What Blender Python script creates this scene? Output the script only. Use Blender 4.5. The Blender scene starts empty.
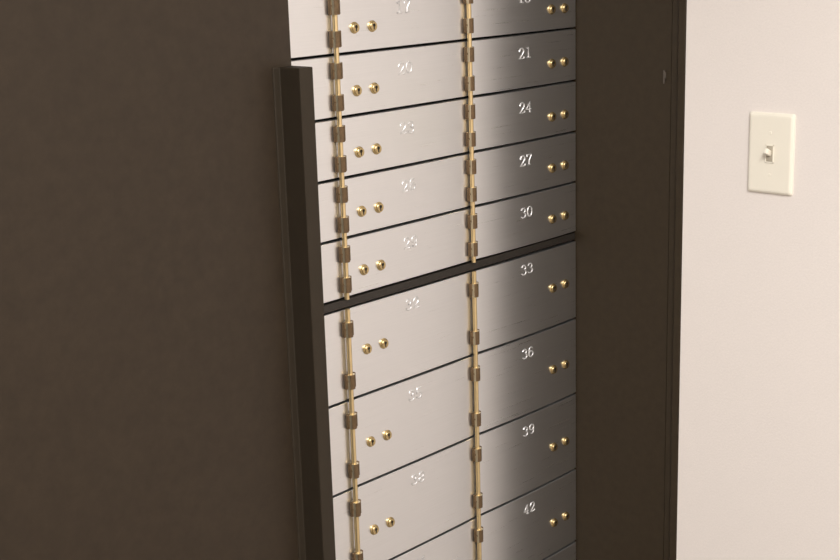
import bpy, bmesh, math, random
from mathutils import Matrix, Vector
S=bpy.context.scene
S.view_settings.view_transform='Standard'
D=1.29; CZ=1.55
COL=S.collection
def lin(c): return tuple(((x/255)/12.92 if x/255<=0.04045 else ((x/255+0.055)/1.055)**2.4) for x in c)+(1,)
def mat(name,col,rough=.5,metal=0,noise=0.0,nscale=(20,20,20),spec=.5,bump=0.0,rn=0.0,detail=4):
    m=bpy.data.materials.new(name); m.use_nodes=True; nt=m.node_tree; b=nt.nodes['Principled BSDF']
    b.inputs['Base Color'].default_value=col; b.inputs['Roughness'].default_value=rough
    b.inputs['Metallic'].default_value=metal; b.inputs['Specular IOR Level'].default_value=spec
    tc=nt.nodes.new('ShaderNodeNewGeometry'); mp=nt.nodes.new('ShaderNodeMapping'); mp.inputs['Scale'].default_value=nscale
    nz=nt.nodes.new('ShaderNodeTexNoise'); nz.inputs['Scale'].default_value=1; nz.inputs['Detail'].default_value=detail; nz.inputs['Roughness'].default_value=.65
    nt.links.new(tc.outputs['Position'],mp.inputs['Vector']); nt.links.new(mp.outputs[0],nz.inputs['Vector'])
    r=nt.nodes.new('ShaderNodeMapRange'); r.inputs['From Min'].default_value=.3; r.inputs['From Max'].default_value=.7
    r.inputs['To Min'].default_value=1-noise; r.inputs['To Max'].default_value=1+noise
    nt.links.new(nz.outputs['Fac'],r.inputs['Value'])
    vm=nt.nodes.new('ShaderNodeVectorMath'); vm.operation='SCALE'; vm.inputs[0].default_value=col[:3]
    nt.links.new(r.outputs[0],vm.inputs['Scale']); nt.links.new(vm.outputs[0],b.inputs['Base Color'])
    if rn:
        r2=nt.nodes.new('ShaderNodeMapRange'); r2.inputs['From Min'].default_value=.3; r2.inputs['From Max'].default_value=.7
        r2.inputs['To Min'].default_value=rough-rn; r2.inputs['To Max'].default_value=rough+rn
        nt.links.new(nz.outputs['Fac'],r2.inputs['Value']); nt.links.new(r2.outputs[0],b.inputs['Roughness'])
    if bump:
        bp=nt.nodes.new('ShaderNodeBump'); bp.inputs['Strength'].default_value=bump; bp.inputs['Distance'].default_value=.002
        nt.links.new(nz.outputs['Fac'],bp.inputs['Height']); nt.links.new(bp.outputs[0],b.inputs['Normal'])
    return m
M_steel=mat('satin_steel',(.81,.815,.825,1),.29,.96,.022,(6,40,600),rn=.018)
M_dark=mat('dark_brown_paint',lin((47,38,28)),.5,0,.16,(70,70,70),spec=.25,bump=.05,detail=9)
M_strip=mat('dark_strip_paint',lin((46,39,30)),.6,0,.08,(55,55,55),spec=.18,detail=8)
M_jamb=mat('dark_jamb_paint',lin((53,44,32)),.5,0,.14,(70,70,70),spec=.2,detail=9)
M_black=mat('black_gap',(.006,.005,.005,1),.8,spec=.1)
M_bar=mat('divider_grey',lin((50,45,40)),.5,.3,.05)
M_scuff=mat('worn_metal',lin((92,84,76)),.5,.3,.1)
M_brass=mat('muted_brass',(.56,.43,.22,1),.36,1,.05,(80,80,80))
M_rod=mat('brass_rod',(.80,.62,.34,1),.36,.9,.05,(80,80,80))
M_bronze=mat('dull_bronze',(.15,.095,.048,1),.42,.5,.2,(300,300,300))
M_rivet=mat('worn_brass_rivet',(.8,.7,.5,1),.3,.9,.05)
M_slot=mat('keyway_black',(.03,.022,.014,1),.7)
M_eng=mat('engraving_painted_glint',(.80,.80,.80,1),.32,.6,.15,(500,500,500),detail=1)  # pale colour paints in the light that engraved grooves catch
M_wall=mat('white_wall_paint',lin((235,227,221)),.6,0,.02,(300,300,300),bump=.22,detail=3)
M_ceil=mat('ceiling_paint',lin((236,235,233)),.8)
M_floor=mat('floor_carpet',lin((145,139,132)),.95,0,.2,(150,150,150),bump=.3)
M_plate=mat('ivory_plastic',lin((241,235,220)),.35,0,.01)
M_collar=mat('toggle_slot_ivory',lin((176,167,150)),.5)

def mesh_obj(name,bm,m,parent=None,loc=(0,0,0),smooth=False):
    me=bpy.data.meshes.new(name); bm.to_mesh(me); bm.free(); me.materials.append(m)
    if smooth:
        for p in me.polygons: p.use_smooth=True
    return add(name,me,parent,loc)
def add(name,me,parent=None,loc=(0,0,0)):
    o=bpy.data.objects.new(name,me); COL.objects.link(o); o.location=loc
    if parent: o.parent=parent
    return o
def bm_box(bm,a,b,bev=0,seg=2):
    r=bmesh.ops.create_cube(bm,size=1)
    vs=r['verts']
    for v in vs:
        v.co=Vector([(a[i]+b[i])/2+v.co[i]*abs(b[i]-a[i]) for i in range(3)])
    if bev:
        es=list({e for v in vs for e in v.link_edges})
        bmesh.ops.bevel(bm,geom=es,offset=bev,segments=seg,affect='EDGES',profile=.5)
def box(name,a,b,m,parent=None,bev=0,loc=(0,0,0)):
    bm=bmesh.new(); bm_box(bm,a,b,bev); return mesh_obj(name,bm,m,parent,loc)
def bm_cyl(bm,r1,r2,y0,y1,c=(0,0),seg=28):
    M=Matrix.Translation((c[0],(y0+y1)/2,c[1]))@Matrix.Rotation(math.radians(90),4,'X')
    return bmesh.ops.create_cone(bm,cap_ends=True,segments=seg,radius1=r1,radius2=r2,depth=abs(y0-y1),matrix=M)
def empty(name,loc,label=None,cat=None,group=None):
    o=bpy.data.objects.new(name,None); o.empty_display_size=.02; COL.objects.link(o); o.location=loc
    if label: o['label']=label
    if cat: o['category']=cat
    if group: o['group']=group
    return o

# ---------------- room ----------------
def struct(name,a,b,m):
    o=box(name,a,b,m); o['kind']='structure'; return o
XL,XR,YB,YF=-1.6,1.750,-3.2,.45
struct('floor',(XL-.1,YB-.1,-.1),(XR+.12,YF+.1,0),M_floor)
struct('ceiling',(XL-.1,YB-.1,2.5),(XR+.12,YF+.1,2.6),M_ceil)
struct('wall_right',(XR,YB,0),(XR+.12,-.206,2.5),M_wall)
struct('wall_left',(XL-.1,YB,0),(XL,YF,2.5),M_wall)
struct('wall_back',(XL,YF,0),(XR+.12,YF+.1,2.5),M_wall)
struct('wall_front',(XL,YB-.1,0),(XR+.12,YB,2.5),M_wall)

# ---------------- rows ----------------
rows=[(-.015,.0485),(.0485,.112),(.112,.1755),(.1755,.238),(.238,.301),(.301,.365),
      (.3755,.4775),(.4775,.5785),(.5785,.683),(.683,.786),(.786,.889)]
ztop=CZ+.015*D; zbot=CZ-.889*D
H1=.957*D; H2=1.1615*D; RE=1.3616*D; H0=H1-(H2-H1)

# ---------------- cabinet ----------------
cab=empty('safe_cabinet',(1.0,0,0),'tall dark brown steel cabinet enclosing rows of deposit boxes','safe cabinet')
def cbox(name,a,b,m,parent=cab,bev=.001):
    off=Vector((1.0,0,0))
    return box(name,tuple(Vector(a)-off),tuple(Vector(b)-off),m,parent,bev)
cbox('body',(.35,.0088,0.0),(RE-.001,.44,2.1),M_black)
cbox('plinth_panel',(.35,-.006,0.0),(RE-.001,.008,zbot-.006),M_dark)
cbox('header_panel',(.35,-.006,ztop+.006),(RE-.001,.008,2.1),M_dark)
cbox('filler_panel',(.35,-.002,zbot),(H0-.003,.008,ztop),M_dark)
cbox('side_panel',(.30,-.115,0),(.349,.44,2.1),M_dark)
cbox('divider_bar',(H0,-.0012,CZ-.3755*D+.0012),(RE-.001,.0085,CZ-.365*D-.0012),M_bar,bev=.0005)
bm=bmesh.new()
prof=[(RE+.001,.44),(RE+.001,-.1765),(RE+.003,-.1768),(RE+.003,-.1780),(RE-.0005,-.1783),(RE-.0010,-.189),(RE-.005,-.191),(RE-.0065,-.193),(RE-.0065,-.2035),(RE-.005,-.2055),(RE+.11,-.2055),(RE+.11,.44)]
lo=[bm.verts.new((x-1,y,0)) for x,y in prof]; hi=[bm.verts.new((x-1,y,2.1)) for x,y in prof]
n=len(prof)
for i in range(n):
    j=(i+1)%n; bm.faces.new((lo[i],lo[j],hi[j],hi[i]))
bm.faces.new(lo[::-1]); bm.faces.new(hi); bmesh.ops.recalc_face_normals(bm,faces=bm.faces)
jamb=mesh_obj('jamb',bm,M_jamb,cab)
kz=1.55-.1215*1.755
bm=bmesh.new(); bm_box(bm,(RE-1-.0015,-.1665,kz-.010),(RE-1+.001,-.1640,kz+.010),.0006)
bm_box(bm,(RE-1-.002,-.1685,kz-.002),(RE-1+.001,-.1660,kz+.007),.0006)
sk=mesh_obj('strike_keeper',bm,M_scuff,jamb); sk['label']='small worn metal strike tab'
cbox('top_panel',(.30,-.115,2.1),(RE+.11,.44,2.13),M_dark)
DE=1.0520
door=cbox('door',(.352,-.12,.06),(DE,-.075,2.06),M_dark,bev=.0015)
bm=bmesh.new()
prof=[(DE,-.1195),(DE,-.1550),(DE-.0205,-.1550),(DE-.0212,-.1225),(DE-.0299,-.1220),(DE-.0309,-.1195)]
lo=[bm.verts.new((x-1,y,.12)) for x,y in prof]; hi=[bm.verts.new((x-1,y,1.4125)) for x,y in prof]
n=len(prof)
for i in range(n):
    j=(i+1)%n; bm.faces.new((lo[i],lo[j],hi[j],hi[i]))
bm.faces.new(lo[::-1]); bm.faces.new(hi); bmesh.ops.recalc_face_normals(bm,faces=bm.faces)
strip=mesh_obj('edge_strip',bm,M_strip,door)
strip['label']='dark raised metal edge strip'
bv=strip.modifiers.new('b','BEVEL'); bv.width=.0013; bv.segments=3

# ---------------- deposit boxes ----------------
cache={}
def cached(key,fn):
    if key not in cache: cache[key]=fn()
    return cache[key]
def me_from(bm,name,m,smooth=False):
    me=bpy.data.meshes.new(name); bm.to_mesh(me); bm.free()
    for x in (m if isinstance(m,list) else [m]): me.materials.append(x)
    if smooth:
        for p in me.polygons: p.use_smooth=True
        me.set_sharp_from_angle(angle=math.radians(35))
    return me
BOW=(.0006,.0006,.0028); TILT=(0,0,.0030)
def bowy(x,w,A,T): return -A*(1-(2*x/w)**2)-T*(x/w+.5)
def door_mesh(w,h,A,T):
    # sheet-steel front; outward crown and tilt added to shape the reflected gradient
    bm=bmesh.new(); N=32; e=.0006
    cols=[]
    for i in range(N+1):
        x=-w/2+w*i/N; y=bowy(x,w,A,T)
        ins=e if i in (0,N) else 0
        y2=y+ins
        cols.append([bm.verts.new(c) for c in ((x,.0085,0),(x,y2+e,0),(x,y2,e),(x,y2,h-e),(x,y2+e,h),(x,.0085,h))])
    for a,b in zip(cols,cols[1:]):
        for k in range(6):
            k2=(k+1)%6; bm.faces.new((a[k],b[k],b[k2],a[k2]))
    bm.faces.new(cols[0]); bm.faces.new(cols[-1][::-1])
    bmesh.ops.recalc_face_normals(bm,faces=bm.faces)
    return me_from(bm,'door',M_steel,True)
def pin_mesh(h):
    bm=bmesh.new(); bmesh.ops.create_cone(bm,cap_ends=True,segments=16,radius1=.0034,radius2=.0034,depth=h,matrix=Matrix.Translation((0,0,h/2)))
    return me_from(bm,'hinge_pin',M_rod,True)
def hinge_mesh():
    bm=bmesh.new()
    bm_box(bm,(-.0092,-.0005,-.0105),(.0092,-.0052,.0105),.0008)
    bmesh.ops.create_cone(bm,cap_ends=True,segments=20,radius1=.0060,radius2=.0060,depth=.0206,matrix=Matrix.Translation((-.001,-.0054,0)))
    n=len(bm.faces)
    bm_cyl(bm,.0017,.0012,-.004,-.0066,(-.0072,.001),12)
    bm.faces.ensure_lookup_table()
    for f in bm.faces[n:]: f.material_index=1
    return me_from(bm,'hinge',[M_bronze,M_rivet],True)
def lock_mesh():
    bm=bmesh.new()
    prof=[(0,.0),(.0076,0),(.0076,-.0012),(.0070,-.0018),(.0061,-.0020),(.0061,-.0040),(.0057,-.0044),(.0030,-.0044),(.0,-.0044)]
    seg=32; rings=[]
    for r,y in prof:
        rings.append([bm.verts.new((max(r,1e-5)*math.cos(2*math.pi*k/seg),y,max(r,1e-5)*math.sin(2*math.pi*k/seg))) for k in range(seg)])
    for a,b in zip(rings,rings[1:]):
        for k in range(seg):
            bm.faces.new((a[k],a[(k+1)%seg],b[(k+1)%seg],b[k]))
    bmesh.ops.recalc_face_normals(bm,faces=bm.faces)
    return me_from(bm,'lock',M_brass,True)
def key_mesh():
    bm=bmesh.new(); bm_box(bm,(-.0011,-.0040,-.0044),(.0011,-.0047,.0030),.0002,1)
    bm_cyl(bm,.0023,.0023,-.0040,-.0047,(0,.0014),14)
    return me_from(bm,'keyhole',M_slot)
def arc(cx,cy,rx,ry,a0,a1,n=10):
    return [(cx+rx*math.cos(math.radians(a0+(a1-a0)*i/n)),cy+ry*math.sin(math.radians(a0+(a1-a0)*i/n))) for i in range(n+1)]
G={'0':[arc(.5,.5,.44,.5,0,360,20)],
'1':[[(.18,.86),(.52,1),(.52,0)],[(.12,0),(.92,0)]],
'2':[[(.08,.66),(.08,.8)]+arc(.5,.72,.40,.28,160,-35,12)+[(.08,0),(.95,0),(.95,.2)]],
'3':[[(.08,.80)]+arc(.48,.76,.38,.24,150,-90,10),arc(.48,.27,.44,.27,90,-155,12)+[(.04,.22)]],
'4':[[(.7,0),(.7,1),(.03,.3),(.97,.3)],[(.45,0),(.95,0)]],
'5':[[(.88,1),(.16,1),(.14,.56)]+arc(.48,.32,.42,.32,125,-150,12)],
'6':[arc(.5,.3,.42,.3,0,360,18),[(.08,.3),(.10,.70)]+arc(.5,.7,.40,.3,180,40,8)],
'7':[[(.05,.8),(.05,1),(.94,1),(.94,.9),(.48,.4),(.46,0)],[(.24,0),(.68,0)]],
'8':[arc(.5,.74,.38,.26,0,360,16),arc(.5,.25,.44,.25,0,360,18)],
'9':[arc(.5,.7,.42,.3,0,360,18),[(.92,.7),(.90,.3)]+arc(.5,.3,.40,.3,0,-140,8)]}
random.seed(4)
def number_mesh(txt):
    cu=bpy.data.curves.new('n','CURVE'); cu.dimensions='3D'; cu.bevel_depth=.0012; cu.bevel_resolution=1
    dw,dh,gp=.0122,.0152,.0034
    tot=len(txt)*dw+(len(txt)-1)*gp
    for i,c in enumerate(txt):
        dz=random.uniform(-.0004,.0004)
        for pl in G[c]:
            sp=cu.splines.new('POLY'); sp.points.add(len(pl)-1)
            for k,(x,y) in enumerate(pl):
                sp.points[k].co=(-tot/2+i*(dw+gp)+x*dw,.0001,(y-.5)*dh+dz,1)
                sp.points[k].radius=random.uniform(.85,1.12)
    o=bpy.data.objects.new('n',cu); COL.objects.link(o)
    dg=bpy.context.evaluated_depsgraph_get(); me=bpy.data.meshes.new_from_object(o.evaluated_get(dg))
    bpy.data.objects.remove(o); me.materials.clear(); me.materials.append(M_eng); me.name='number'
    return me
gap=.0036
LOFF=[.048]*6+[.065,.070,.074,.074,.074]
for ri,(a,b) in enumerate(rows):
    zt=CZ-a*D; zb=CZ-b*D; h=(zt-zb)-gap; large=ri>=6; size='tall' if large else 'shallow'
    for ci,(x0,x1) in enumerate(((H0,H1),(H1,H2),(H2,RE))):
        g=.0010; A=BOW[ci]; T=TILT[ci]
        w=x1-x0-2*g; cx=(x0+x1)/2
        num=str(14+3*ri+(ci-1))
        if ci==0: lab='%s brushed steel deposit box beside the closed brown door'%size
        elif ci==1: lab='%s brushed steel deposit box numbered %s, locks beside hinge strip'%(size,num)
        else: lab='%s brushed steel deposit box numbered %s, locks beside dark jamb'%(size,num)
        bx=empty('deposit_box',(cx,0,zb+gap/2),lab,'deposit box','numbered steel deposit boxes')
        d=add('door',cached(('d',ci,round(h,4)),lambda:door_mesh(w,h,A,T)),bx)
        if ci==0: continue
        hx=-w/2-g
        add('hinge_pin',cached(('p',round(h,4)),lambda:pin_mesh(h+gap*.98)),bx,(hx-.001,-.0050,-gap/2))
        off=.027 if large else .0185
        for z in (off,h-off):
            add('hinge',cached('h',hinge_mesh),bx,(hx,0,z))
        lz=h-LOFF[ri]
        lxs=(hx+.0375,hx+.0705) if ci==1 else (w/2-.0645,w/2-.031)
        for lx in lxs:
            l=add('lock',cached('l',lock_mesh),bx,(lx,bowy(lx,w,A,T)+.0003,lz))
            add('keyhole',cached('k',key_mesh),l)
        nz=h-(.0205 if ri==6 else .0255 if large else .0265)
        nx=-.002 if ci==2 else 0
        add('number',number_mesh(num),d,(nx,bowy(nx,w,A,T),nz))

# ---------------- light switch ----------------
sy,sz=-.350,1.55-.1785*1.75
sw=empty('light_switch',(XR,sy,sz-.057),'ivory toggle light switch on the white wall','light switch')
def sbox(name,a,b,m,bev,parent=sw,rot=None,loc=(0,0,0)):
    o=box(name,a,b,m,parent,bev,loc)
    if rot: o.rotation_euler=rot
    for p in o.data.polygons: p.use_smooth=True
    o.data.set_sharp_from_angle(angle=math.radians(50))
    return o
bm=bmesh.new()
w2,h2=.0352,.0577
def rr(hw,hh,r,x):
    pts=[]
    for cx,cy,a in ((hw-r,hh-r,0),(-hw+r,hh-r,90),(-hw+r,-hh+r,180),(hw-r,-hh+r,270)):
        for k in range(6):
            t=math.radians(a+90*k/5); pts.append(bm.verts.new((x,cx+r*math.cos(t),.057+cy+r*math.sin(t))))
    return pts
rings=[rr(w2,h2,.003,0),rr(w2,h2,.003,-.002),rr(w2-.0012,h2-.0012,.003,-.0040),rr(w2-.0035,h2-.0035,.003,-.0055),rr(w2-.006,h2-.006,.002,-.0058)]
for a,b in zip(rings,rings[1:]):
    for k in range(24): bm.faces.new((a[k],a[(k+1)%24],b[(k+1)%24],b[k]))
bm.faces.new(rings[-1]); bm.faces.new(rings[0][::-1]); bmesh.ops.recalc_face_normals(bm,faces=bm.faces)
mesh_obj('cover_plate',bm,M_plate,sw)
sbox('toggle_slot',(-.0063,-.0052,.0455),(-.0050,.0052,.0685),M_collar,.0002)
bm=bmesh.new()
for (y0,y1,z0,z1) in ((-.0066,-.0050,.044,.070),(.0050,.0066,.044,.070),(-.0066,.0066,.044,.0458),(-.0066,.0066,.0682,.070)):
    bm_box(bm,(-.0070,y0,z0),(-.0050,y1,z1),.0004)
mesh_obj('toggle_collar',bm,M_plate,sw)
t=sbox('toggle',(-.0125,-.0027,-.0040),(.001,.0027,.0040),M_plate,.001,rot=(0,math.radians(25),0),loc=(-.0062,0,.0575))
for z in (.027,.087):
    bm=bmesh.new(); bmesh.ops.create_cone(bm,cap_ends=True,segments=16,radius1=.0024,radius2=.0020,depth=.0006,matrix=Matrix.Translation((-.0060,0,z))@Matrix.Rotation(math.radians(-90),4,'Y'))
    mesh_obj('screw',bm,M_plate,sw)

# ---------------- light ----------------
def area(name,loc,size,sizey,power,col):
    l=bpy.data.lights.new(name,'AREA'); l.shape='RECTANGLE'; l.size=size; l.size_y=sizey; l.energy=power; l.color=col
    o=bpy.data.objects.new(name,l); COL.objects.link(o); o.location=loc; return o
area('ceiling_lamp',(.2,-1.6,2.48),1.2,.6,80,(1,.98,.955))
w=bpy.data.worlds.new('w'); S.world=w; w.use_nodes=True
w.node_tree.nodes['Background'].inputs[0].default_value=(1,.93,.86,1); w.node_tree.nodes['Background'].inputs[1].default_value=.2

# ---------------- camera ----------------
cam=bpy.data.cameras.new('camera'); co=bpy.data.objects.new('camera',cam); COL.objects.link(co); S.camera=co
cam.sensor_width=36; cam.lens=1363/840*36; cam.clip_start=.02
r=Vector((.6762,-.7361,-.0286)).normalized(); bk=Vector((-.7095,-.6612,.2438)).normalized()
up=bk.cross(r).normalized(); r=up.cross(bk)
co.matrix_world=Matrix(((r.x,up.x,bk.x,0),(r.y,up.y,bk.y,-D),(r.z,up.z,bk.z,CZ),(0,0,0,1)))
